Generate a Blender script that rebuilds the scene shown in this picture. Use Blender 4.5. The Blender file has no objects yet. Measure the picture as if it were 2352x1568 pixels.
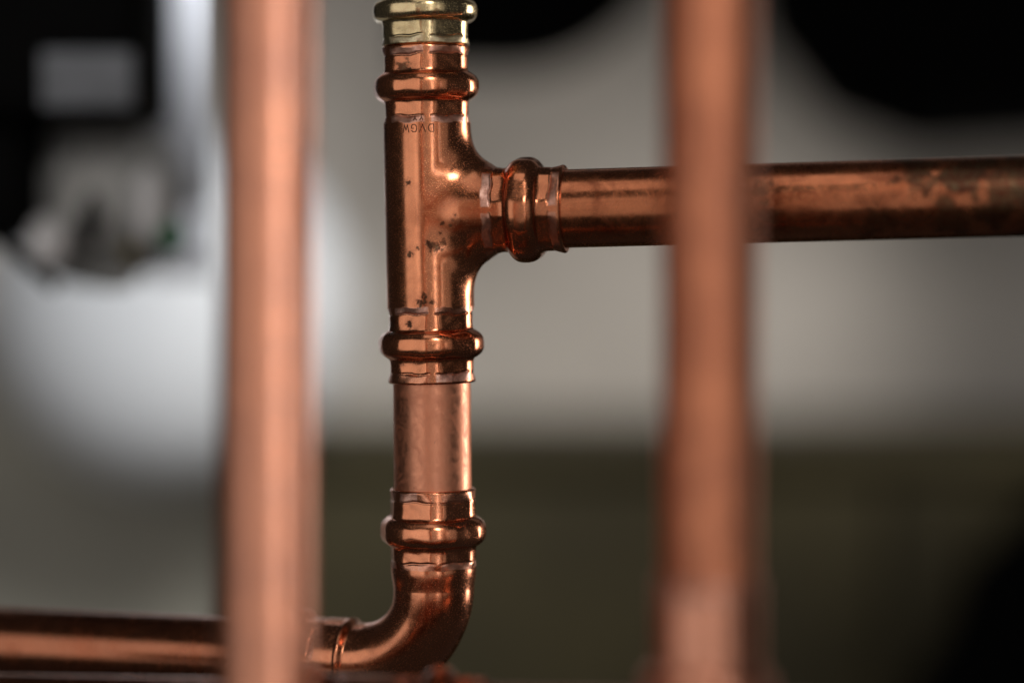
import bpy, math, random
import numpy as np
from mathutils import Matrix, Vector

random.seed(7)
rng = np.random.default_rng(7)
sc = bpy.context.scene
C = sc.collection

# ------------------------------------------------------------------ camera
CAM_Z = 1.20                       # eye height
D = 0.686                          # distance to the focus plane (y = 0)
K = 0.1236e-3                      # metres per layout unit at the focus plane (178 units = 22 mm pipe)
cam_d = bpy.data.cameras.new('camera')
cam = bpy.data.objects.new('camera', cam_d)
C.objects.link(cam)
cam.location = (0, -D, CAM_Z)
cam.rotation_euler = (math.radians(90), 0, 0)
cam_d.lens = 85
cam_d.sensor_width = 36
cam_d.shift_y = -224 / 2352
cam_d.clip_start = 0.01
cam_d.clip_end = 50
cam_d.dof.use_dof = True
cam_d.dof.focus_distance = D - 0.011
cam_d.dof.aperture_fstop = 1.9
sc.camera = cam

# ------------------------------------------------------------------ world, lamps, exposure
w = bpy.data.worlds.new('World')
sc.world = w
w.use_nodes = True
bg = w.node_tree.nodes['Background']
bg.inputs['Color'].default_value = (0.55, 0.52, 0.5, 1)
bg.inputs['Strength'].default_value = 0.036


def area(name, loc, target, sx, sy, power, col, spread=180):
    l = bpy.data.lights.new(name, 'AREA')
    l.shape = 'RECTANGLE'
    l.size, l.size_y, l.energy, l.color = sx, sy, power, col
    l.spread = math.radians(spread)
    o = bpy.data.objects.new(name, l)
    C.objects.link(o)
    o.location = loc
    o.rotation_euler = (Vector(target) - Vector(loc)).to_track_quat('-Z', 'Y').to_euler()
    return o


def spot(name, loc, target, cone, power, col, radius=0.06):
    l = bpy.data.lights.new(name, 'SPOT')
    l.energy, l.color, l.spot_size, l.spot_blend, l.shadow_soft_size = power, col, math.radians(cone), 1.0, radius
    o = bpy.data.objects.new(name, l)
    C.objects.link(o)
    o.location = loc
    o.rotation_euler = (Vector(target) - Vector(loc)).to_track_quat('-Z', 'Y').to_euler()
    return o


area('window_light', (-1.30, -1.35, 1.40), (-0.05, 0, 1.2), 1.35, 1.7, 5.2, (1.0, 0.96, 0.92))
area('room_light', (-0.15, -2.00, 1.25), (0.0, 0, 1.2), 2.2, 2.0, 4.6, (1.0, 0.94, 0.88))
area('highlight_strip', (0.30, -1.20, 1.38), (-0.02, 0, 1.2), 0.06, 1.1, 0.85, (1.0, 0.97, 0.94))  # unseen strip added to draw thin highlight lines on the copper
area('ceiling_panel', (-0.15, -0.35, 2.00), (-0.05, 0, 1.2), 0.5, 0.5, 0.5, (1.0, 0.95, 0.9))
area('right_fill', (1.15, -1.30, 1.35), (0.0, 0, 1.2), 0.9, 1.5, 0.95, (1.0, 0.94, 0.88))  # no window known here; fill added for the right side of the tee
area('rim_fill', (0.50, 0.26, 1.20), (-0.03, 0, 1.2), 0.16, 0.5, 0.09, (1.0, 0.94, 0.88), 30)  # unseen panel added to brighten the right rims, in place of lit wall
area('ceiling_lamp', (0.16, -0.85, 1.80), (-0.02, 0, 1.2), 0.12, 0.30, 0.45, (1.0, 0.96, 0.92), 90)
area('left_pipe_fill', (0.13, -0.36, 1.20), (-0.090, -0.124, 1.19), 0.14, 0.36, 0.031, (1.0, 0.97, 0.93), 32)  # added narrow beam for the left upright's highlight, no lamp known there
spot('vessel_fill_spot', (-0.02, 0.18, 1.42), (-0.27, 0.60, 1.12), 62, 5.3, (0.94, 0.97, 1.0))  # unseen spot added to brighten the white vessel
spot('wall_fill_spot', (0.42, 0.50, 1.20), (-0.13, 0.78, 1.11), 68, 3.5, (1.0, 0.94, 0.87), 0.03)  # unseen spot added so the wall is bright mid-frame and fades outward
spot('cabinet_fill_spot', (0.02, 0.18, 1.42), (-0.08, 0.60, 1.03), 50, 4.2, (1.0, 0.95, 0.86))  # unseen spot added for the brightness falloff across the cabinet

sc.view_settings.view_transform = 'Standard'
sc.view_settings.look = 'None'
sc.view_settings.exposure = 0.0
sc.view_settings.gamma = 1.0
sc.view_settings.use_curve_mapping = False
sc.cycles.use_denoising = True
sc.cycles.max_bounces = 8
sc.cycles.glossy_bounces = 6
sc.cycles.sample_clamp_indirect = 6
sc.cycles.blur_glossy = 0.3


# ------------------------------------------------------------------ helpers
def P(px, py, y=0.0):
    """layout position (px, py) seen at depth y -> world point"""
    s = K * (D + y) / D
    return Vector(((px - 1176) * s, y, CAM_Z + (560 - py) * s))


def tag(o, label, cat, group=None):
    o['label'] = label
    o['category'] = cat
    if group:
        o['group'] = group
    return o


def structure(o):
    o['kind'] = 'structure'
    return o


def empty(name, mat):
    o = bpy.data.objects.new(name, None)
    C.objects.link(o)
    o.empty_display_size = 0.01
    o.matrix_world = mat
    return o


def mesh_obj(name, verts, faces, mat, parent=None, smooth=True, normals=None, attrs=None):
    me = bpy.data.meshes.new(name)
    if isinstance(faces, np.ndarray):
        faces = faces.tolist()
    me.from_pydata(np.asarray(verts, dtype=float).tolist(), [], faces)
    me.update()
    if smooth:
        me.polygons.foreach_set('use_smooth', [True] * len(me.polygons))
    for an, av in (attrs or {}).items():
        a = me.attributes.new(an, 'FLOAT', 'POINT')
        a.data.foreach_set('value', np.asarray(av, dtype=np.float32))
    if normals is not None:
        me.normals_split_custom_set_from_vertices(np.asarray(normals).tolist())
    me.materials.append(mat)
    o = bpy.data.objects.new(name, me)
    C.objects.link(o)
    if parent is not None:
        o.parent = parent
    return o


def sstep(a, b, x):
    t = np.clip((x - a) / (b - a), 0, 1)
    return t * t * (3 - 2 * t)


def wob(th, t, seed=0.0):
    """cheap irregularity, about -1..1"""
    return (np.sin(3 * th + 0.11 * t + seed) + np.sin(7 * th - 0.07 * t + 2.3 * seed)
            + np.sin(13 * th + 0.19 * t + 1.7 * seed)) / 3.0


# ------------------------------------------------------------------ materials
def N(nt, kind, **kw):
    n = nt.nodes.new(kind)
    for k_, v in kw.items():
        if k_ in n.inputs.keys():
            n.inputs[k_].default_value = v
        else:
            setattr(n, k_, v)
    return n


def math_n(nt, op, a, b=None, clamp=False):
    n = nt.nodes.new('ShaderNodeMath')
    n.operation = op
    n.use_clamp = clamp
    for i, v in enumerate((a, b)):
        if v is None:
            continue
        if isinstance(v, (int, float)):
            n.inputs[i].default_value = v
        else:
            nt.links.new(v, n.inputs[i])
    return n.outputs[0]


def ramp(nt, val, lo, hi, a=0.0, b=1.0):
    n = nt.nodes.new('ShaderNodeMapRange')
    n.interpolation_type = 'SMOOTHSTEP'
    nt.links.new(val, n.inputs['Value'])
    n.inputs['From Min'].default_value = lo
    n.inputs['From Max'].default_value = hi
    n.inputs['To Min'].default_value = a
    n.inputs['To Max'].default_value = b
    return n.outputs['Result']


def mixc(nt, fac, a, b):
    n = nt.nodes.new('ShaderNodeMix')
    n.data_type = 'RGBA'
    if isinstance(fac, (int, float)):
        n.inputs[0].default_value = fac
    else:
        nt.links.new(fac, n.inputs[0])
    for i, v in ((6, a), (7, b)):
        if isinstance(v, tuple):
            n.inputs[i].default_value = (*v, 1)
        else:
            nt.links.new(v, n.inputs[i])
    return n.outputs[2]


def noise(nt, vec, scale, detail=2.0, rough=0.5, dist=0.0):
    n = nt.nodes.new('ShaderNodeTexNoise')
    nt.links.new(vec, n.inputs['Vector'])
    n.inputs['Scale'].default_value = scale
    n.inputs['Detail'].default_value = detail
    n.inputs['Roughness'].default_value = rough
    n.inputs['Distortion'].default_value = dist
    return n.outputs['Fac']


def mapping(nt, vec, scale, rot=(0, 0, 0), loc=(0, 0, 0)):
    n = nt.nodes.new('ShaderNodeMapping')
    nt.links.new(vec, n.inputs['Vector'])
    n.inputs['Scale'].default_value = scale
    n.inputs['Rotation'].default_value = rot
    n.inputs['Location'].default_value = loc
    return n.outputs['Vector']


def copper(name, base=(0.82, 0.295, 0.135), dark=(0.38, 0.095, 0.032), rough=0.2, tarnish=0.5, specks=0.6,
           bump=1.0, scratch=0.6, stains=(), streak='Z', seed=0.0, fresh=(0.9, 0.58, 0.47), coat=0.18):
    """tarnished metal; coordinates in millimetres of the object's own space; stains = (x, y, z, radius, strength)"""
    m = bpy.data.materials.new(name)
    m.use_nodes = True
    nt = m.node_tree
    b = nt.nodes['Principled BSDF']
    tc = nt.nodes.new('ShaderNodeTexCoord')
    v = mapping(nt, tc.outputs['Object'], (1000, 1000, 1000), loc=(seed, seed * 1.7, seed * 0.6))
    v0 = mapping(nt, tc.outputs['Object'], (1000, 1000, 1000))
    # broad tarnish
    n1 = noise(nt, v, 0.085, 4, 0.62, 0.6)
    t1 = ramp(nt, n1, 0.42, 0.72, 0, tarnish)
    col = mixc(nt, t1, base, dark)
    # streaks drawn along the pipe
    sc_ = {'Z': (2.2, 2.2, 0.05), 'X': (0.05, 2.2, 2.2), 'N': (0.7, 0.7, 0.7)}[streak]
    n2 = noise(nt, mapping(nt, v, sc_), 1.0, 3, 0.6)
    col = mixc(nt, ramp(nt, n2, 0.5, 0.75, 0, 0.45 * tarnish), col, dark)
    # wide dull patches from handling
    n0 = noise(nt, mapping(nt, v, (1, 1, 1), loc=(31, 7, 19)), 0.03, 3, 0.6, 0.8)
    col = mixc(nt, ramp(nt, n0, 0.46, 0.68, 0, 0.45), col, dark)
    # fingerprints / reddish oxide
    n3 = noise(nt, v, 0.22, 5, 0.7, 1.2)
    col = mixc(nt, ramp(nt, n3, 0.56, 0.76, 0, min(0.35, 0.6 * tarnish)), col, (0.62, 0.17, 0.09))
    # small dark specks and pits
    n4 = noise(nt, v, 0.75, 3, 0.6, 0.4)
    sp = ramp(nt, n4, 0.70, 0.75, 0, specks)
    n5 = noise(nt, v, 2.6, 2, 0.5)
    sp2 = ramp(nt, n5, 0.74, 0.79, 0, specks * 0.6)
    spk = math_n(nt, 'MAXIMUM', sp, sp2)
    col = mixc(nt, spk, col, (0.10, 0.035, 0.018))
    # stains of their own shape
    total = None
    halo = None
    for (x, y, z, r, s) in stains:
        d = nt.nodes.new('ShaderNodeVectorMath')
        d.operation = 'DISTANCE'
        nt.links.new(v0, d.inputs[0])
        d.inputs[1].default_value = (x, y, z)
        nn = noise(nt, v, 1.1 / max(r, 0.5), 3, 0.6)
        dd = math_n(nt, 'ADD', d.outputs['Value'], math_n(nt, 'MULTIPLY', math_n(nt, 'SUBTRACT', nn, 0.5), r * 4.0))
        k_ = ramp(nt, dd, r * 0.45, r * 1.25, s, 0)
        hk = ramp(nt, dd, r * 0.6, r * 2.4, 0.45 * s, 0)
        halo = hk if halo is None else math_n(nt, 'MAXIMUM', halo, hk)
        total = k_ if total is None else math_n(nt, 'MAXIMUM', total, k_)
    if total is not None:
        ng = noise(nt, v, 0.9, 3, 0.6)
        col = mixc(nt, halo, col, (0.30, 0.085, 0.035))
        col = mixc(nt, total, col, mixc(nt, ramp(nt, ng, 0.45, 0.6), (0.035, 0.012, 0.006), (0.055, 0.05, 0.026)))
    # freshly squeezed metal where the press jaws bit
    at = nt.nodes.new('ShaderNodeAttribute')
    at.attribute_name = 'mark'
    mk = at.outputs['Fac']
    col = mixc(nt, math_n(nt, 'MULTIPLY', mk, 0.75), col, mixc(nt, ramp(nt, n4, 0.4, 0.62), fresh, (fresh[0] * 0.7, fresh[1] * 0.6, fresh[2] * 0.6)))
    nt.links.new(col, b.inputs['Base Color'])
    # scratches: long thin noise in three directions
    scr = None
    for i, rot in enumerate(((0.4, 0.9, 0.2), (1.3, -0.5, 0.8), (-0.6, 0.3, 1.9))):
        q = noise(nt, mapping(nt, v, (5.0, 0.22, 5.0), rot=rot), 1.0, 1, 0.4)
        q = ramp(nt, q, 0.69, 0.76)
        scr = q if scr is None else math_n(nt, 'MAXIMUM', scr, q)
    # roughness
    r0 = ramp(nt, n3, 0.3, 0.7, rough * 0.75, rough * 1.35)
    r1 = math_n(nt, 'ADD', r0, math_n(nt, 'MULTIPLY', t1, 0.10))
    r2 = math_n(nt, 'ADD', r1, math_n(nt, 'MULTIPLY', spk, 0.3))
    r3 = math_n(nt, 'ADD', r2, math_n(nt, 'MULTIPLY', scr, 0.15))
    r4 = math_n(nt, 'ADD', r3, math_n(nt, 'MULTIPLY', mk, 0.22))
    met = None
    if total is not None:
        r4 = math_n(nt, 'ADD', r4, math_n(nt, 'MULTIPLY', total, 0.10))
        nt.links.new(math_n(nt, 'MULTIPLY', math_n(nt, 'SUBTRACT', 1.0, total, True), coat), b.inputs['Coat Weight'])
        nt.links.new(math_n(nt, 'SUBTRACT', 1.0, math_n(nt, 'MULTIPLY', total, 0.15)), b.inputs['Metallic'])
    else:
        b.inputs['Metallic'].default_value = 1.0
    nt.links.new(r4, b.inputs['Roughness'])
    b.inputs['Coat Weight'].default_value = coat
    b.inputs['Coat Roughness'].default_value = rough * 0.8
    b.inputs['Coat IOR'].default_value = 2.2
    # relief: soft dents, drawing lines, scratches, pits
    h = math_n(nt, 'MULTIPLY', noise(nt, v, 0.16, 2, 0.5), 0.10 * bump)
    h = math_n(nt, 'ADD', h, math_n(nt, 'MULTIPLY', noise(nt, v, 0.7, 3, 0.5), 0.006 * bump))
    h = math_n(nt, 'ADD', h, math_n(nt, 'MULTIPLY', n2, 0.008 * bump))
    h = math_n(nt, 'SUBTRACT', h, math_n(nt, 'MULTIPLY', scr, 0.010 * scratch))
    h = math_n(nt, 'SUBTRACT', h, math_n(nt, 'MULTIPLY', spk, 0.012 * bump))
    h = math_n(nt, 'ADD', h, math_n(nt, 'MULTIPLY', math_n(nt, 'MULTIPLY', mk, n4), 0.06))
    bp = nt.nodes.new('ShaderNodeBump')
    bp.inputs['Strength'].default_value = 1.0
    bp.inputs['Distance'].default_value = 0.001
    nt.links.new(h, bp.inputs['Height'])
    nt.links.new(bp.outputs['Normal'], b.inputs['Normal'])
    return m


def plain(name, col, rough=0.5, metallic=0.0, var=0.12, scale=40.0, bump=0.0, spec=0.5):
    m = bpy.data.materials.new(name)
    m.use_nodes = True
    nt = m.node_tree
    b = nt.nodes['Principled BSDF']
    tc = nt.nodes.new('ShaderNodeTexCoord')
    n = noise(nt, tc.outputs['Object'], scale, 4, 0.6)
    lo = tuple(c * (1 - var) for c in col)
    hi = tuple(min(1, c * (1 + var)) for c in col)
    nt.links.new(mixc(nt, ramp(nt, n, 0.3, 0.7), lo, hi), b.inputs['Base Color'])
    b.inputs['Roughness'].default_value = rough
    b.inputs['Metallic'].default_value = metallic
    b.inputs['Specular IOR Level'].default_value = spec
    if bump:
        bp = nt.nodes.new('ShaderNodeBump')
        bp.inputs['Strength'].default_value = bump
        bp.inputs['Distance'].default_value = 0.002
        nt.links.new(n, bp.inputs['Height'])
        nt.links.new(bp.outputs['Normal'], b.inputs['Normal'])
    return m


def lu(x, y, z, r, s):
    """stain given in layout units of the fitting's own frame"""
    q = K * 1000
    return (x * q, y * q, z * q, r * q, s)


M_TEE = copper('copper_tee', rough=0.19, tarnish=0.45, specks=0.5, bump=0.8, scratch=1.0, streak='Z', seed=3.0, stains=(
    lu(-30, -93, -255, 9, 0.95),       # green patch on the lower collar
    lu(-52, -83, -340, 7, 0.8),
    lu(-35, -92, 328, 15, 0.8), lu(-18, -97, 322, 9, 0.9),
    lu(0, -99, -208, 11, 0.9), lu(8, -98, -190, 7, 0.9), lu(25, -96, -205, 6, 0.85),
    lu(-25, -96, 66, 7, 0.85), lu(-24, -96, -95, 7, 0.85),
    lu(22, -97, -75, 10, 0.9), lu(36, -94, -82, 12, 0.8), lu(52, -90, -72, 9, 0.7), lu(-5, -99, -82, 5, 0.8),
    lu(52, -97, -28, 6, 0.8), lu(46, -96, -50, 5, 0.7), lu(82, -98, -10, 4, 0.7), lu(75, -97, -20, 3.5, 0.7), lu(70, -96, -32, 3.5, 0.7),
    lu(-75, -72, -255, 15, 0.8), lu(-70, -75, -278, 14, 0.9), lu(40, -100, -322, 14, 0.7)))
M_ELBOW = copper('copper_elbow', base=(0.80, 0.29, 0.14), rough=0.19, tarnish=0.35, specks=0.45, bump=0.45, scratch=0.8, streak='N', seed=9.0)
M_PIPE = copper('copper_pipe_satin', base=(0.82, 0.33, 0.185), rough=0.42, tarnish=0.15, specks=0.2, bump=0.12, scratch=0.5, streak='Z', seed=14.0)
M_PIPE_X = copper('copper_pipe_tarnished', base=(0.70, 0.235, 0.105), dark=(0.20, 0.045, 0.016), rough=0.22, coat=0.08, tarnish=0.8, specks=0.6, bump=0.25, scratch=0.6, streak='X', seed=21.0,
                  stains=(lu(532, -80, 22, 26, 0.8), lu(545, -75, -30, 24, 0.7), lu(330, -75, -52, 22, 0.7), lu(270, -70, -62, 14, 0.6),
                          lu(870, -65, 50, 55, 0.85), lu(980, -60, 55, 70, 0.9), lu(1060, -80, 0, 95, 0.85), lu(930, -80, -45, 60, 0.75), lu(780, -80, -55, 40, 0.7), lu(1180, -60, 10, 130, 0.9)))  # right-end group: real dark blotches plus painted falloff of light
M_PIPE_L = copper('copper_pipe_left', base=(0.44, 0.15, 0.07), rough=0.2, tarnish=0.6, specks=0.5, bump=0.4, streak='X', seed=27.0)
M_FRONT = copper('copper_front_pipe', base=(0.76, 0.255, 0.11), coat=0.8, rough=0.33, tarnish=0.35, specks=0.3, bump=0.25, scratch=0.4, streak='Z', seed=33.0)
M_FRONT_R = copper('copper_front_pipe_dull', base=(0.74, 0.245, 0.105), coat=0.35, rough=0.42, tarnish=0.4, specks=0.3, bump=0.25, scratch=0.4, streak='Z', seed=52.0)
M_BRASS = copper('brass', base=(0.84, 0.65, 0.36), dark=(0.42, 0.28, 0.10), rough=0.2, tarnish=0.5, specks=0.4, bump=1.0, scratch=1.0, streak='Z', seed=41.0, fresh=(0.9, 0.78, 0.52))
M_STAMP = plain('stamp_shadow', (0.10, 0.035, 0.018), 0.5, 0.6, 0.2, 900)

# ------------------------------------------------------------------ press fitting profile
BASE, APO, BEAD = 100.5, 94.8, 122.0


def hexr(th, corner, apo, base):
    """rounded polygon left by the press jaws; corner = angle of one corner"""
    a = np.mod(th - corner, math.pi / 3) - math.pi / 6
    r = apo / np.cos(a)
    k_ = 2.5
    h = np.clip(0.5 + 0.5 * (base - r) / k_, 0, 1)
    return r * h + base * (1 - h) - k_ * h * (1 - h)


def arm_r(t, th, spec, corner, seed=0.0, base=BASE, body=None):
    """radius of a pressed arm at axial distance t and angle th"""
    s0, s1, b0, b1, o0, o1, te = spec          # inner strip s0..s1, bead b0..b1, outer strip o0..o1, end te
    irr = wob(th, t, seed)
    apo = APO + 0.6 * irr
    flat = hexr(th, corner, apo, base)
    ji = 3.0 * wob(th, 0 * t, seed + 1.0)
    jo = 3.0 * wob(th, 0 * t, seed + 4.0)
    hin = np.clip((t - (s0 + ji)) / (s1 - s0), 0, 1)
    hout = np.clip(((o1 + jo) - t) / (o1 - o0), 0, 1)
    H = np.minimum(hin, hout)
    bd = base if body is None else body(t)
    r = flat * H + bd * (1 - H)
    # the strip itself: a shallow step bitten by the jaw edge
    bite = 1.8 * np.maximum(np.exp(-((t - s1 - ji) / 2.2) ** 2), np.exp(-((t - o0 - jo) / 2.2) ** 2))
    a = np.abs(np.mod(th - corner, math.pi / 3) - math.pi / 6)
    r = r - bite * (1 - sstep(0.40, 0.50, a))
    # rolled bead holding the seal
    u = (t - 0.5 * (b0 + b1)) / (0.5 * (b1 - b0))
    prof = np.clip(1 - np.abs(u) ** 2.7, 0, 1) ** 0.62
    bR = hexr(th, corner + 0.12, BEAD - 3.5 + 0.6 * irr, BEAD)
    rb = flat + (bR - flat) * prof
    inside = np.abs(u) < 1
    r = np.where(inside, np.maximum(r, rb), r)
    # foot fillet of the bead
    d_ = np.abs(t - 0.5 * (b0 + b1)) - 0.5 * (b1 - b0)
    r = r + np.where(d_ > 0, 3.5 * np.exp(-d_ / 4.5), 3.5 * np.exp(d_ / 2.0) * (1 - prof))
    # rounded lip
    e = np.clip((t - (te - 5)) / 5, 0, 1)
    r = r - 5 * (1 - np.sqrt(np.clip(1 - e * e, 0, 1)))
    return r


def arm_mark(t, th, spec, corner, seed=0.0):
    s0, s1, b0, b1, o0, o1, te = spec
    a = np.abs(np.mod(th - corner, math.pi / 3) - math.pi / 6)
    ji = 3.0 * wob(th, 0 * t, seed + 1.0)
    jo = 3.0 * wob(th, 0 * t, seed + 4.0)
    fid = np.floor((th - corner) / (math.pi / 3))
    rnd = np.mod(np.abs(np.sin(fid * 12.99 + seed * 7.13 + (t > 0.5 * (b0 + b1)) * 3.7)) * 437.585, 1.0)
    side = (1 - sstep(0.42, 0.47, a)) * (0.15 + 0.85 * rnd)
    m1 = sstep(s0 - 1, s0 + 1, t - ji) * (1 - sstep(s1 - 1, s1 + 1, t - ji))
    m2 = sstep(o0 - 1, o0 + 1, t - jo) * (1 - sstep(o1 - 1, o1 + 1, t - jo))
    return np.maximum(m1, m2) * side


# ------------------------------------------------------------------ implicit surface -> mesh
def surface_nets(F, lo, h):
    S = F < 0
    nx, ny, nz = F.shape
    c = [(i, j, k_) for i in (0, 1) for j in (0, 1) for k_ in (0, 1)]

    def cs(A, o):
        return A[o[0]:nx - 1 + o[0], o[1]:ny - 1 + o[1], o[2]:nz - 1 + o[2]]
    cnt = sum(cs(S, o).astype(np.int8) for o in c)
    act = (cnt > 0) & (cnt < 8)
    I = np.argwhere(act)
    idx = -np.ones(act.shape, dtype=np.int64)
    idx[act] = np.arange(len(I))
    acc = np.zeros((len(I), 3))
    n = np.zeros(len(I))
    for a in c:
        for ax in range(3):
            if a[ax]:
                continue
            b = list(a)
            b[ax] = 1
            fa = F[I[:, 0] + a[0], I[:, 1] + a[1], I[:, 2] + a[2]]
            fb = F[I[:, 0] + b[0], I[:, 1] + b[1], I[:, 2] + b[2]]
            x = (fa < 0) != (fb < 0)
            t = np.where(x, fa / np.where(x, fa - fb, 1), 0)
            p = np.tile(np.array(a, float), (len(I), 1))
            p[:, ax] += t
            acc += p * x[:, None]
            n += x
    V = (I + acc / n[:, None]) * h + lo
    Q = []
    for ax in range(3):
        u, v_ = (ax + 1) % 3, (ax + 2) % 3
        sl0 = [slice(None)] * 3
        sl1 = [slice(None)] * 3
        sl0[ax] = slice(0, -1)
        sl1[ax] = slice(1, None)
        A, B = S[tuple(sl0)], S[tuple(sl1)]
        E = np.argwhere(A != B)
        ok = (E[:, u] > 0) & (E[:, v_] > 0) & (E[:, u] < F.shape[u] - 1) & (E[:, v_] < F.shape[v_] - 1)
        E = E[ok]

        def cell(du, dv):
            e = E.copy()
            e[:, u] -= du
            e[:, v_] -= dv
            return idx[e[:, 0], e[:, 1], e[:, 2]]
        q = np.stack([cell(1, 1), cell(0, 1), cell(0, 0), cell(1, 0)], 1)
        flip = ~A[E[:, 0], E[:, 1], E[:, 2]]
        q[flip] = q[flip][:, ::-1]
        Q.append(q)
    return V, np.concatenate(Q)


def gradient(f, V, e=0.4):
    g = np.zeros_like(V)
    for i in range(3):
        d = np.zeros(3)
        d[i] = e
        g[:, i] = (f(V + d) - f(V - d)) / (2 * e)
    return g


# ------------------------------------------------------------------ tube along a path
def frame_path(pts):
    pts = np.asarray(pts, float)
    T = np.gradient(pts, axis=0)
    T /= np.linalg.norm(T, axis=1)[:, None]
    return pts, T


def tube(name, pts, ref, radius, mat, parent=None, seg=96, cap=True, attrs=None, sel=None):
    """sweep: pts (n,3); ref = vector that marks angle 0; radius (n,seg) or (n,)"""
    pts, T = frame_path(pts)
    n = len(pts)
    ref = np.asarray(ref, float)
    U = ref[None, :] - (T @ ref)[:, None] * T
    U /= np.linalg.norm(U, axis=1)[:, None]
    W = np.cross(T, U)
    th = np.linspace(0, 2 * math.pi, seg, endpoint=False)
    R = np.asarray(radius, float)
    if R.ndim == 1:
        R = np.repeat(R[:, None], seg, 1)
    V = pts[:, None, :] + R[:, :, None] * (np.cos(th)[None, :, None] * U[:, None, :] + np.sin(th)[None, :, None] * W[:, None, :])
    V = V.reshape(-1, 3)
    i = np.arange(n - 1)[:, None]
    j = np.arange(seg)[None, :]
    j2 = (j + 1) % seg
    F = np.stack([i * seg + j, i * seg + j2, (i + 1) * seg + j2, (i + 1) * seg + j], -1).reshape(-1, 4).tolist()
    if cap:
        F.append(list(range(seg))[::-1])
        F.append([(n - 1) * seg + q for q in range(seg)])
    return mesh_obj(name, V, F, mat, parent, attrs=attrs)


def straight_pipe(name, a, b, r, mat, label, cat, group=None, n=40, seg=96, hollow=None):
    """a pipe as one thing: own frame with the pipe along local X or Z"""
    a, b = Vector(a), Vector(b)
    d = b - a
    L = d.length
    vertical = abs(d.z) > abs(d.x)
    if vertical:
        rot = Vector((0, 0, 1)).rotation_difference(d.normalized()).to_matrix().to_4x4()
        pts = [(0, 0, L * i / n) for i in range(n + 1)]
        ref = (0, -1, 0)
    else:
        rot = Vector((1, 0, 0)).rotation_difference(d.normalized()).to_matrix().to_4x4()
        pts = [(L * i / n, 0, 0) for i in range(n + 1)]
        ref = (0, -1, 0)
    o = tube(name, pts, ref, np.full(n + 1, r), mat, None, seg)
    o.matrix_world = Matrix.Translation(a) @ rot
    tag(o, label, cat, group)
    return o


# ================================================================== SETTING
M_WALL = plain('plaster_wall', (0.66, 0.62, 0.57), 0.9, 0, 0.10, 9.0, 0.25, 0.2)
M_CAB = plain('olive_cabinet_paint', (0.041, 0.033, 0.012), 0.6, 0, 0.2, 14.0, 0.0, 0.3)
M_BLACK = plain('black_foam_rubber', (0.0015, 0.0015, 0.0015), 0.95, 0, 0.3, 120.0, 0.3, 0.05)


def box(name, lo, hi, mat, parent=None, bev=0.0):
    import bmesh
    bm = bmesh.new()
    bmesh.ops.create_cube(bm, size=1)
    lo, hi = Vector(lo), Vector(hi)
    for v_ in bm.verts:
        v_.co = Vector((lo[i] + (v_.co[i] + 0.5) * (hi[i] - lo[i]) for i in range(3)))
    if bev:
        bmesh.ops.bevel(bm, geom=bm.edges[:], offset=bev, segments=4, profile=0.5, affect='EDGES')
    me = bpy.data.meshes.new(name)
    bm.to_mesh(me)
    bm.free()
    if bev:
        me.polygons.foreach_set('use_smooth', [True] * len(me.polygons))
    me.materials.append(mat)
    o = bpy.data.objects.new(name, me)
    C.objects.link(o)
    if parent is not None:
        o.parent = parent
    return o


WALL_Y = 0.78
structure(box('wall', (-0.62, WALL_Y, 0.45), (0.62, WALL_Y + 0.1, 1.9), M_WALL))

# low dark cabinet in front of the wall
cy = 0.60
ctop = P(1176, 1005, cy).z
cab = empty('cabinet', Matrix.Translation((0.12, cy, 0.45)))
xl, xr = -0.262, 0.42
box('body', (xl, 0.012, 0), (xr, WALL_Y - cy - 0.01, ctop - 0.45 - 0.02), M_CAB, cab, 0.002)
box('top', (xl - 0.006, -0.006, ctop - 0.45 - 0.018), (xr + 0.006, WALL_Y - cy - 0.008, ctop - 0.45), M_CAB, cab, 0.003)
for q in range(2):
    x0 = xl + q * (xr - xl) / 2
    dr = box('door', (x0 + 0.003, -0.003, 0.01), (x0 + (xr - xl) / 2 - 0.003, 0.010, ctop - 0.45 - 0.024), M_CAB, cab, 0.002)
tag(cab, 'low dark olive cabinet standing against the pale wall', 'cabinet')

# ================================================================== TEE FITTING
UP = (202, 217, 254, 317, 357, 373, 379)
DN = (217, 232, 271, 334, 367, 385, 391)
BR = (140, 160, 192, 264, 294, 313, 320)
CORN_V = math.radians(-79.5 + 3)
CORN_B = math.radians(180)


def tee_sdf(V, want=False):
    x, y, z = V[..., 0], V[..., 1], V[..., 2]
    rho1 = np.sqrt(x * x + y * y) + 1e-9
    th1 = np.arctan2(y, x)
    r_up = arm_r(z, th1, UP, CORN_V, 1.0)
    r_dn = arm_r(-z, th1, DN, CORN_V, 2.0)
    r1 = np.where(z > 0, r_up, r_dn)
    f1 = (rho1 - r1) * 0.95
    f1 = np.maximum(f1, np.maximum(z - UP[-1], -DN[-1] - z))
    rho2 = np.sqrt(y * y + z * z) + 1e-9
    th2 = np.arctan2(z, y)
    r2 = arm_r(x, th2, BR, CORN_B, 3.0, base=100.5) - 6 * (1 - sstep(0, 95, x))
    f2 = (rho2 - r2) * 0.95
    f2 = np.maximum(f2, np.maximum(x - BR[-1], -x))
    dot = np.clip(y * y / (rho1 * rho2), 0, 1)
    k_ = 80 * (1 - dot) + 10
    h = np.clip(0.5 + 0.5 * (f1 - f2) / k_, 0, 1)
    # no blending once past the crotch, where the press strips begin
    return f1 * (1 - h) + f2 * h - k_ * h * (1 - h)


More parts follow.
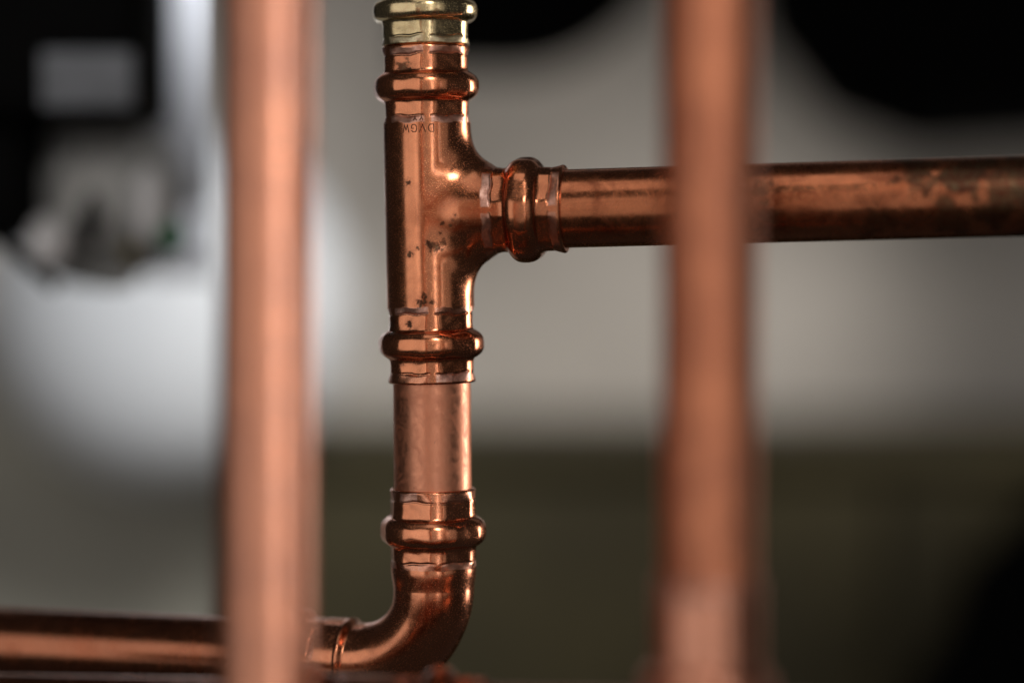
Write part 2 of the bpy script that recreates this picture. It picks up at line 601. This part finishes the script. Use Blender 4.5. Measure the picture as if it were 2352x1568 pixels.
h_ = 2.8
lo = np.array([-128.0, -128.0, -402.0])
hi = np.array([328.0, 128.0, 386.0])
dims = np.ceil((hi - lo) / h_).astype(int) + 1
gx, gy, gz = [lo[i] + np.arange(dims[i]) * h_ for i in range(3)]
F = np.empty(dims, dtype=np.float32)
for i0 in range(0, dims[0], 24):
    i1 = min(i0 + 24, dims[0])
    G = np.stack(np.meshgrid(gx[i0:i1], gy, gz, indexing='ij'), -1)
    F[i0:i1] = tee_sdf(G)
V, Q = surface_nets(F, lo, h_)
del F
for _ in range(3):
    g = gradient(tee_sdf, V)
    fv = tee_sdf(V)
    step = -fv[:, None] * g / np.maximum((g * g).sum(1), 0.2)[:, None]
    ln = np.linalg.norm(step, axis=1)
    step *= np.minimum(1, 1.2 / np.maximum(ln, 1e-9))[:, None]
    V = V + 0.9 * step
g = gradient(tee_sdf, V, 0.8)
NV = g / np.maximum(np.linalg.norm(g, axis=1), 1e-9)[:, None]

tee_m = Matrix.Translation(P(985, 487, 0)) @ Matrix.Rotation(math.radians(-1.15), 4, 'Y') @ Matrix.Rotation(math.radians(-10.5), 4, 'Z')
tee = empty('tee_fitting', tee_m)
tag(tee, 'copper press tee with a side branch, rolled beads and jaw marks, in sharp focus', 'pipe fitting')

x, y, z = V.T
th1 = np.arctan2(y, x)
th2 = np.arctan2(z, y)
mark = np.where(x > 120, arm_mark(x, th2, BR, CORN_B, 3.0), np.where(z > 0, arm_mark(z, th1, UP, CORN_V, 1.0), arm_mark(-z, th1, DN, CORN_V, 2.0)))
Fc = V[Q].mean(1)
cls = np.zeros(len(Q), int)                       # 0 body, 1.. beads, 4.. sockets
xb, zb = Fc[:, 0], Fc[:, 2]
isbr = (xb > 128) & (np.abs(zb) < 126)
cls[isbr & (xb > BR[2])] = 3
cls[isbr & (xb > BR[3])] = 6
cls[~isbr & (zb > UP[2])] = 1
cls[~isbr & (zb > UP[3])] = 4
cls[~isbr & (zb < -DN[2])] = 2
cls[~isbr & (zb < -DN[3])] = 5
for ci, nm in ((0, 'body'), (1, 'press_bead'), (2, 'press_bead'), (3, 'press_bead'), (4, 'press_socket'), (5, 'press_socket'), (6, 'press_socket')):
    q = Q[cls == ci]
    used, inv = np.unique(q, return_inverse=True)
    mesh_obj(nm, V[used] * K, inv.reshape(-1, 4), M_TEE, tee, normals=NV[used], attrs={'mark': mark[used]})


# stamped letters, struck upside down on the front of the tee
def stamp(strokes, cx, cz, size, wide, parent, name):
    """strokes in a unit cell, struck upside down round the arm (cx measured along the circumference)"""
    V_, F_ = [], []
    for st in strokes:
        pts = []
        for i in range(len(st) - 1):
            a, b = np.array(st[i], float), np.array(st[i + 1], float)
            nseg = max(2, int(np.hypot(*(b - a)) * 6))
            for q in range(nseg + (i == len(st) - 2)):
                pts.append(a + (b - a) * q / nseg)
        ring = []
        for (u, v_) in pts:
            uu = cx - (u - 0.5) * wide            # turned by 180 degrees
            vv = cz - (v_ - 0.5) * size
            ang = math.radians(-79.5) + uu / 100.0
            d = np.array([math.cos(ang), math.sin(ang), 0])
            tdir = np.array([-math.sin(ang), math.cos(ang), 0])
            c0 = np.array([0, 0, vv])
            base = len(V_)
            r_out = 101.1
            for (du, dv, dr) in ((-0.85, -0.5, 0), (0.85, 0.5, 0), (0.5, -0.85, 0.0), (-0.5, 0.85, 0.0), (0, 0, 0.55), (0, 0, -2.5)):
                V_.append((c0 + d * (r_out + dr) + tdir * du + np.array([0, 0, dv])) * K)
            ring.append(base)
        for i, b0 in enumerate(ring):
            F_ += [[b0 + 4, b0, b0 + 2], [b0 + 4, b0 + 2, b0 + 1], [b0 + 4, b0 + 1, b0 + 3], [b0 + 4, b0 + 3, b0]]
            if i:
                p0 = ring[i - 1]
                for k1, k2 in ((0, 4), (4, 1), (2, 4), (4, 3)):
                    F_.append([p0 + k1, b0 + k1, b0 + k2, p0 + k2])
    return mesh_obj(name, V_, F_, M_STAMP, parent, smooth=False)


LET = {
    'D': [[(0.1, 0), (0.1, 1), (0.6, 1), (0.9, 0.75), (0.9, 0.25), (0.6, 0), (0.1, 0)]],
    'V': [[(0.05, 1), (0.5, 0), (0.95, 1)]],
    'G': [[(0.9, 0.8), (0.65, 1), (0.3, 1), (0.08, 0.75), (0.08, 0.25), (0.3, 0), (0.7, 0), (0.92, 0.2), (0.92, 0.5), (0.55, 0.5)]],
    'W': [[(0, 1), (0.25, 0), (0.5, 0.75), (0.75, 0), (1, 1)]],
    'Y': [[(0.0, 1), (0.5, 0.45), (1.0, 1)], [(0.5, 0.45), (0.5, 0)]],
}
for i, ch in enumerate('WGVD'):
    stamp(LET[ch], -46 + i * 19.5, 188, 17, 14, tee, 'stamped_letter')
for i in range(2):
    stamp(LET['Y'], -24 + i * 15, 211, 10, 8, tee, 'stamped_letter')

# ================================================================== generic pressed socket as a tube piece
EL = (50, 65, 98, 163, 203, 223, 228)
EH = (82, 99, 138, 203, 240, 260, 265)


def pressed_arm(parent, mat, origin, direction, ref, spec, corner, seed, t0, body=None, unit=K, seg=192, step=1.6):
    """three meshes: neck (t0..bead), bead, socket (bead..end)"""
    o = np.asarray(origin, float)
    d = np.asarray(direction, float)
    outs = []
    for nm, a, b in (('neck', t0, spec[2]), ('press_bead', spec[2], spec[3]), ('press_socket', spec[3], spec[6])):
        if b - a < 1:
            continue
        n = max(3, int((b - a) / step))
        t = np.linspace(a, b, n + 1)
        if nm == 'press_socket':
            t = np.concatenate([t[:-1], b - 1.6 + 1.6 * np.linspace(0.2, 1, 6) ** 0.5])
        th = np.linspace(0, 2 * math.pi, seg, endpoint=False)
        TT, TH = np.meshgrid(t, th, indexing='ij')
        R = arm_r(TT, TH, spec, corner, seed, body=body)
        mk = arm_mark(TT, TH, spec, corner, seed)
        pts = o[None, :] + t[:, None] * d[None, :]
        if nm == 'press_socket':                    # close the lip down to the pipe
            pts = np.concatenate([pts, pts[-1:], pts[-1:] - d * 4])
            R = np.concatenate([R, R[-1:] * 0 + 90.5, R[-1:] * 0 + 87])
            mk = np.concatenate([mk, mk[-1:] * 0, mk[-1:] * 0])
            T_fix = True
        # tangents must be constant for a straight arm: build directly
        ref_ = np.asarray(ref, float)
        U = ref_ - d * (d @ ref_)
        U /= np.linalg.norm(U)
        W = np.cross(d, U)
        Vv = pts[:, None, :] + R[:, :, None] * (np.cos(th)[None, :, None] * U + np.sin(th)[None, :, None] * W)
        m_ = len(pts)
        i = np.arange(m_ - 1)[:, None]
        j = np.arange(seg)[None, :]
        j2 = (j + 1) % seg
        Fq = np.stack([i * seg + j, i * seg + j2, (i + 1) * seg + j2, (i + 1) * seg + j], -1).reshape(-1, 4)
        outs.append(mesh_obj(nm, Vv.reshape(-1, 3) * unit, Fq, mat, parent, attrs={'mark': mk.ravel()}))
    return outs


# ================================================================== BRASS FITTING above the tee
bm_ = Matrix.Translation(tee_m @ (Vector((0, 0, 379.6)) * K)) @ Matrix.Rotation(math.radians(-1.0), 4, 'Y')
brass = empty('brass_fitting', bm_)
tag(brass, 'brass press connector joined to the top of the copper tee', 'pipe fitting')


def brass_mesh(name, a, b, fn, cap=False):
    n = int((b - a) / 1.6)
    t = np.linspace(a, b, n + 1)
    th = np.linspace(0, 2 * math.pi, 192, endpoint=False)
    TT, TH = np.meshgrid(t, th, indexing='ij')
    R, mk = fn(TT, TH)
    U, W = np.array([0, -1.0, 0]), np.array([1.0, 0, 0])
    pts = np.stack([0 * t, 0 * t, t], 1)
    Vv = pts[:, None, :] + R[:, :, None] * (np.cos(TH)[:, :, None] * U + np.sin(TH)[:, :, None] * W)
    i = np.arange(n)[:, None]
    j = np.arange(192)[None, :]
    j2 = (j + 1) % 192
    Fq = np.stack([i * 192 + j, i * 192 + j2, (i + 1) * 192 + j2, (i + 1) * 192 + j], -1).reshape(-1, 4).tolist()
    Fq.append(list(range(192))[::-1])
    return mesh_obj(name, Vv.reshape(-1, 3) * K, Fq, M_BRASS, brass, attrs={'mark': mk.ravel()})


def brass_socket(t, th):
    irr = wob(th, t, 8.0)
    flat = hexr(th, 0.06, 96.5 + 0.5 * irr, 102.5)
    j = 3.5 * wob(th, 0 * t, 9.0)
    hh = np.clip((t - 2 - j) / 16, 0, 1)
    r = 101 * (1 - hh) + flat * hh
    a = np.abs(np.mod(th - 0.06, math.pi / 3) - math.pi / 6)
    side = 1 - sstep(0.40, 0.47, a)
    r = r - 2.2 * side * np.exp(-((t - 18 - j) / 2.4) ** 2)
    r = r + 3.5 * np.exp(-np.abs(t - 56) / 4.5)
    r = r - 4 * (1 - np.sqrt(np.clip(1 - np.clip((4 - t) / 4, 0, 1) ** 2, 0, 1)))
    mk = side * sstep(2, 4, t - j) * (1 - sstep(16, 18, t - j))
    return r, mk


def brass_bead(t, th):
    u = (t - 80) / 24.5
    prof = np.clip(1 - np.abs(u) ** 2.7, 0, 1) ** 0.62
    bR = hexr(th, 0.1, 119, 122)
    return 100 + (bR - 100) * prof + 3.5 * (1 - prof), 0 * t


def brass_upper(t, th):
    flat = hexr(th, 0.06, 97, 102)
    return flat + 3.5 * np.exp(-np.abs(t - 104.5) / 4.5), 0 * t


brass_mesh('press_socket', 0, 55.5, brass_socket)
brass_mesh('press_bead', 55.5, 104.5, brass_bead)
brass_mesh('neck', 104.5, 190, brass_upper)
# hexagonal body of the connector just above the picture
th6 = np.linspace(0, 2 * math.pi, 6, endpoint=False)
hv = [(128 * math.cos(a) * K, 128 * math.sin(a) * K, zz * K) for zz in (190, 290) for a in th6]
hf = [[i, (i + 1) % 6, 6 + (i + 1) % 6, 6 + i] for i in range(6)] + [list(range(6))[::-1], list(range(6, 12))]
mesh_obj('hexagon_nut', hv, hf, M_BRASS, brass, smooth=False)

# ================================================================== ELBOW FITTING
RB = 180.0
e_m = Matrix.Translation(P(996, 1348, 0)) @ Matrix.Rotation(math.radians(-0.4), 4, 'Y') @ Matrix.Rotation(math.radians(-19), 4, 'Z')
elbow = empty('elbow_fitting', e_m)
tag(elbow, 'copper press elbow turning left at the foot of the short upright pipe', 'pipe fitting')


def elbow_body(t):
    return 92.5 + 5.5 * sstep(-6, 46, t) + 0 * t


def elbow_step(t):
    return 89.5 + 9.0 * sstep(12, 24, t) + 2.5 * np.exp(-((t - 27) / 5.0) ** 2) + 0 * t


cor_e = math.radians(24 + 3)
pressed_arm(elbow, M_ELBOW, (0, 0, 0), (0, 0, 1), (0, -1, 0), EL, cor_e, 5.0, 0.0, elbow_body)
pressed_arm(elbow, M_ELBOW, (-RB, 0, -RB), (-1, 0, 0), (0, -1, 0), EH, math.radians(5), 6.0, 0.0, elbow_step)
nb = 72
ang = np.linspace(0, math.pi / 2, nb + 1)
bp_ = np.stack([-RB + RB * np.cos(ang), 0 * ang, -RB * np.sin(ang)], 1)
# exact tangents for the bend
Tn = np.stack([-np.sin(ang), 0 * ang, -np.cos(ang)], 1)
segb = 192
thb = np.linspace(0, 2 * math.pi, segb, endpoint=False)
Ub = np.array([0, -1.0, 0])
Wb = np.cross(Tn, Ub)
Rb_ = 89.5 + 3.2 * (1 - sstep(0, 0.5, ang))[:, None] + 0.7 * np.sin(3 * thb)[None, :] * np.sin(ang * 2)[:, None]
Vb = bp_[:, None, :] + Rb_[:, :, None] * (np.cos(thb)[None, :, None] * Ub + np.sin(thb)[None, :, None] * Wb[:, None, :])
ii = np.arange(nb)[:, None]
jj = np.arange(segb)[None, :]
Fb = np.stack([ii * segb + jj, ii * segb + (jj + 1) % segb, (ii + 1) * segb + (jj + 1) % segb, (ii + 1) * segb + jj], -1).reshape(-1, 4)
mesh_obj('bend', Vb.reshape(-1, 3) * K, Fb, M_ELBOW, elbow)

# ================================================================== PIPES
RP = 89 * K
a = tee_m @ (Vector((0, 0, -330)) * K)
b = e_m @ (Vector((0, 0, 150)) * K)
straight_pipe('copper_pipe', b, a, RP, M_PIPE, 'short satin copper pipe upright between the tee and the elbow', 'pipe', 'copper pipes')
a = tee_m @ (Vector((240, 0, 0)) * K)
b = tee_m @ (Vector((1650, 0, 8)) * K)
straight_pipe('copper_pipe', a, b, RP, M_PIPE_X, 'tarnished copper pipe running right from the branch of the tee', 'pipe', 'copper pipes', 80)
a = e_m @ (Vector((-RB - 180, 0, -RB)) * K)
b = e_m @ (Vector((-RB - 1150, 0, -RB - 4)) * K)
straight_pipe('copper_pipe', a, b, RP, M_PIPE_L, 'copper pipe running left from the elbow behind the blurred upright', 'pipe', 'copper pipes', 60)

# blurred uprights near the camera
yf = -0.129
a, b = P(606, 1760, yf), P(615, -160, yf)
straight_pipe('copper_pipe', a, b, RP, M_FRONT, 'blurred upright copper pipe with pale highlight, nearest left of the tee', 'pipe', 'copper pipes', 40)
yr = -0.136
a, b = P(1627, 1440, yr), P(1634, -160, yr)
straight_pipe('copper_pipe', a, b, RP, M_FRONT_R, 'blurred upright copper pipe crossing before the tarnished horizontal pipe', 'pipe', 'copper pipes', 40)

# press coupling at the foot of the right upright
cpm = Matrix.Translation(P(1626, 1325, yr)) @ Matrix.Rotation(math.radians(180), 4, 'X')
cp = empty('press_coupling', cpm)
tag(cp, 'blurred copper press coupling at the foot of the right upright pipe', 'pipe fitting')


def coupling(parent, mat, length, axis, ref, corner, seed, unit=K, ex=0):
    """two pressed ends back to back, origin at one end, running along axis"""
    d = np.asarray(axis, float)
    half = length / 2
    sp = (half - 180 - ex, half - 165 - ex, half - 130 - ex, half - 65 - ex, half - 25, half - 5, half)
    sp = tuple(max(2, q) for q in sp)
    pressed_arm(parent, mat, d * half, d, ref, sp, corner, seed, 0.0, None, unit, 128, 2.5)
    pressed_arm(parent, mat, d * half, -d, ref, sp, corner, seed + 2, 0.0, None, unit, 128, 2.5)


coupling(cp, M_FRONT, 600, (0, 0, 1), (0, 1, 0), 0.2, 11.0, ex=100)
# lower horizontal pipe crossing the bottom edge of the picture
yl = -0.060
sl = D / (D + yl)
off = 89 * sl
a, b = P(-250, 1538 + off, yl + 0.02), P(1900, 1588 + off, yl - 0.02)
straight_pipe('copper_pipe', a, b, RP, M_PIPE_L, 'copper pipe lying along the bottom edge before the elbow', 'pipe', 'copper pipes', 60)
dirn = (b - a).normalized()
cpos = a + (b - a) * ((1150 + 250) / 2150)
rotm = Vector((1, 0, 0)).rotation_difference(-dirn).to_matrix().to_4x4()
cp2 = empty('press_coupling', Matrix.Translation(cpos) @ rotm)
tag(cp2, 'blurred copper press coupling on the bottom pipe, below the elbow', 'pipe fitting')
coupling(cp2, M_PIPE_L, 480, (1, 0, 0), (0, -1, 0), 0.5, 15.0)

# ================================================================== BACKGROUND THINGS
M_WHITE = plain('white_enamel', (0.74, 0.76, 0.79), 0.45, 0, 0.03, 8.0)
M_DUCT = plain('olive_grey_metal', (0.36, 0.345, 0.29), 0.6, 0, 0.1, 12.0)
M_CAST = plain('grey_cast_metal', (0.40, 0.40, 0.39), 0.5, 0.2, 0.35, 60.0, 0.5)
M_LOBE = plain('pale_machined_metal', (0.74, 0.73, 0.74), 0.45, 0.1, 0.2, 60.0, 0.3)
M_MOTOR = plain('black_plastic', (0.002, 0.002, 0.002), 0.7, 0, 0.2, 60.0, 0, 0.05)
M_PLATE = plain('grey_label', (0.16, 0.17, 0.19), 0.5, 0, 0.15, 90.0)
M_GREEN = plain('green_plastic', (0.02, 0.12, 0.05), 0.5, 0, 0.1, 50.0)
M_GREY = plain('grey_plastic_pipe', (0.55, 0.56, 0.60), 0.5, 0, 0.08, 20.0)
M_OCHRE = plain('yellowed_brass_plug', (0.25, 0.2, 0.08), 0.4, 0.6, 0.2, 50.0)


def lathe(name, prof, mat, parent, mat4=None, seg=64):
    V_, F_ = [], []
    for (r, zz) in prof:
        for q in range(seg):
            an = 2 * math.pi * q / seg
            V_.append((r * math.cos(an), r * math.sin(an), zz))
    n = len(prof)
    for i in range(n - 1):
        for q in range(seg):
            F_.append([i * seg + q, i * seg + (q + 1) % seg, (i + 1) * seg + (q + 1) % seg, (i + 1) * seg + q])
    F_.append(list(range(seg))[::-1])
    F_.append([(n - 1) * seg + q for q in range(seg)])
    if mat4 is not None:
        V_ = [tuple(mat4 @ Vector(p)) for p in V_]
    return mesh_obj(name, V_, F_, mat, parent)


# white round vessel
vy = 0.57
vc = P(385, 695, vy)
vr = 415 * K * (D + vy) / D
ves = empty('expansion_vessel', Matrix.Translation(vc))
prof = []
for i in range(33):
    an = -math.pi / 2 + math.pi * i / 32
    prof.append((max(1e-4, vr * max(0.0, math.cos(an)) ** 0.8), vr * 0.55 * math.sin(an)))
vrot = Matrix.Rotation(math.radians(-90), 4, 'X')
lathe('shell', prof, M_WHITE, ves, vrot, 128)
lathe('seam_band', [(vr * 0.99, -0.006), (vr * 1.012, -0.005), (vr * 1.012, 0.005), (vr * 0.99, 0.006)], M_WHITE, ves, vrot, 128)
lathe('wall_bracket', [(0.03, vr * 0.3), (0.03, WALL_Y - vy)], M_WHITE, ves, vrot, 32)
tag(ves, 'large rounded white vessel blurred behind the left upright pipe', 'tank')

# olive grey duct standing below the vessel
dx0, dx1 = P(-260, 0, 0.66).x, P(640, 0, 0.66).x
duct = empty('metal_duct', Matrix.Translation((0.5 * (dx0 + dx1), 0.66, 0.45)))
hw = 0.5 * (dx1 - dx0)
dz = P(0, 780, 0.66).z - 0.45
box('casing', (-hw, 0, 0), (hw, 0.10, dz), M_DUCT, duct, 0.004)
box('top_flange', (-hw - 0.008, -0.008, dz), (hw + 0.008, 0.11, dz + 0.008), M_DUCT, duct, 0.002)
tag(duct, 'olive grey metal duct standing below the white vessel at left', 'duct')

# pump with a black motor and pale cast body
py_ = 0.16


def at(px, py, y):
    return P(px, py, y)


pump = empty('pump', Matrix.Translation(P(190, 560, py_)))
s_ = K * (D + py_) / D


def L(px, py, dy=0.0):
    return P(px, py, py_ + dy) - P(190, 560, py_)


p0, p1 = L(-220, 275, 0), L(322, -220, 0)
box('motor', (p0.x, 0.0, p0.z), (p1.x, 0.09, p1.z), M_MOTOR, pump, 0.008)
p0, p1 = L(98, 250), L(308, 118)
box('label_plate', (p0.x, -0.004, p0.z), (p1.x, 0.002, p1.z), M_PLATE, pump, 0.0015)
p0, p1 = L(-230, 560), L(60, 270)
box('terminal_box', (p0.x, 0.012, p0.z), (p1.x, 0.08, p1.z + 0.004), M_MOTOR, pump, 0.012)


def blob(name, px, py, rx, rz, dy, mat, ry=None):
    c = L(px, py, dy)
    V_, F_ = [], []
    nu, nv = 32, 20
    for i in range(nv + 1):
        la = -math.pi / 2 + math.pi * i / nv
        for j in range(nu):
            lo_ = 2 * math.pi * j / nu
            wv = 1 + 0.06 * math.sin(3 * lo_ + px) * math.cos(la)
            V_.append((c.x + rx * s_ * math.cos(la) * math.cos(lo_) * wv, c.y + (ry or min(rx, rz)) * s_ * math.cos(la) * math.sin(lo_) * wv, c.z + rz * s_ * math.sin(la)))
    for i in range(nv):
        for j in range(nu):
            F_.append([i * nu + j, i * nu + (j + 1) % nu, (i + 1) * nu + (j + 1) % nu, (i + 1) * nu + j])
    return mesh_obj(name, V_, F_, mat, pump)


vm = Matrix.Translation(L(225, 460, 0.05)) @ Matrix.Rotation(math.radians(90), 4, 'X') @ Matrix.Rotation(math.radians(8), 4, 'Y')
lathe('volute', [(120 * s_, -0.03), (200 * s_, -0.03), (212 * s_, -0.024), (212 * s_, 0.0), (196 * s_, 0.006), (150 * s_, 0.010), (140 * s_, 0.018), (60 * s_, 0.020)], M_CAST, pump, vm, 64)
blob('flange_lobe', 110, 560, 46, 66, 0.022, M_LOBE)
blob('flange_lobe', 345, 475, 44, 96, 0.020, M_LOBE)
blob('flange_lobe', 262, 640, 60, 26, 0.022, M_CAST)
blob('inlet_port', 212, 505, 26, 66, 0.010, M_MOTOR)
blob('inlet_port', 150, 400, 20, 40, 0.020, M_CAST)
blob('bleed_plug', 395, 545, 34, 38, 0.008, M_GREEN)
blob('bleed_plug', 300, 578, 20, 22, 0.008, M_OCHRE)
tag(pump, 'heating pump with black motor, grey label plate and pale cast body', 'pump')

# curved black cable under the pump
cpts = []
for i in range(40):
    u = i / 39
    cpts.append(P(-60 + 190 * u, 470 + 190 * u ** 0.8, 0.15 + 0.01 * u))
cpts = np.array([tuple(q) for q in cpts])
cable = tube('cable', cpts, (0, -1, 0), np.full(40, 0.0022), M_MOTOR, None, 16)
tag(cable, 'thin black cable curving under the pump at the left edge', 'cable')

# pale grey plastic pipe behind the pump
gy_ = 0.30
gp = empty('plastic_pipe', Matrix.Translation(P(420, 620, gy_)))
rr = 75 * K * (D + gy_) / D
lathe('pipe_run', [(rr, 0), (rr, 0.25)], M_GREY, gp)
lathe('collar', [(rr * 1.0, -0.003), (rr * 1.06, 0), (rr * 1.06, 0.02), (rr, 0.024)], M_GREY, gp)
tag(gp, 'pale grey plastic pipe upright between the pump and the left copper pipe', 'pipe')


def foam_pipe(name, pts, r, label):
    pts = np.array([tuple(q) for q in pts])
    o = tube(name, pts, (0.3, -0.2, 0.93), np.full(len(pts), r), M_BLACK, None, 64)
    tag(o, label, 'pipe insulation', 'black insulated pipes')
    return o


def arc_pts(c, r, a0, a1, n=24):
    return [Vector((c.x + r * math.cos(a0 + (a1 - a0) * i / n), c.y, c.z + r * math.sin(a0 + (a1 - a0) * i / n))) for i in range(n + 1)]


def scl(y):
    return K * (D + y) / D


y1 = 0.58
u1 = scl(y1)
c = P(1225, -255, y1)
foam_pipe('insulated_pipe', [Vector((c.x - 290 * u1, y1, c.z - 240 * u1))] + arc_pts(Vector((c.x - 60 * u1, y1, c.z - 40 * u1)), 200 * u1, -math.pi / 2, 0) + [Vector((c.x + 140 * u1, y1, c.z + 400 * u1))],
          190 * u1, 'black foam insulated pipe bend at the top beside the brass connector')
y2 = 0.58
foam_pipe('insulated_pipe', [P(1945, -420, y2), P(1945, -150, y2), P(1965, 0, y2), P(2030, 80, y2), P(2130, 115, y2), P(2250, 105, y2), P(2400, 95, y2), P(2700, 90, y2)],
          232 * scl(y2), 'thick black foam insulated pipe bend in the upper right corner')
y3 = 0.52  # added shape, no pipe known here: stands in for corner vignetting
foam_pipe('insulated_pipe', [P(2920, 1090, y3), P(2720, 1150, y3), P(2510, 1260, y3), P(2350, 1410, y3), P(2250, 1610, y3), P(2220, 1860, y3), P(2210, 2110, y3)],
          170 * scl(y3), 'black bend added to stand in for the dark lower right corner')
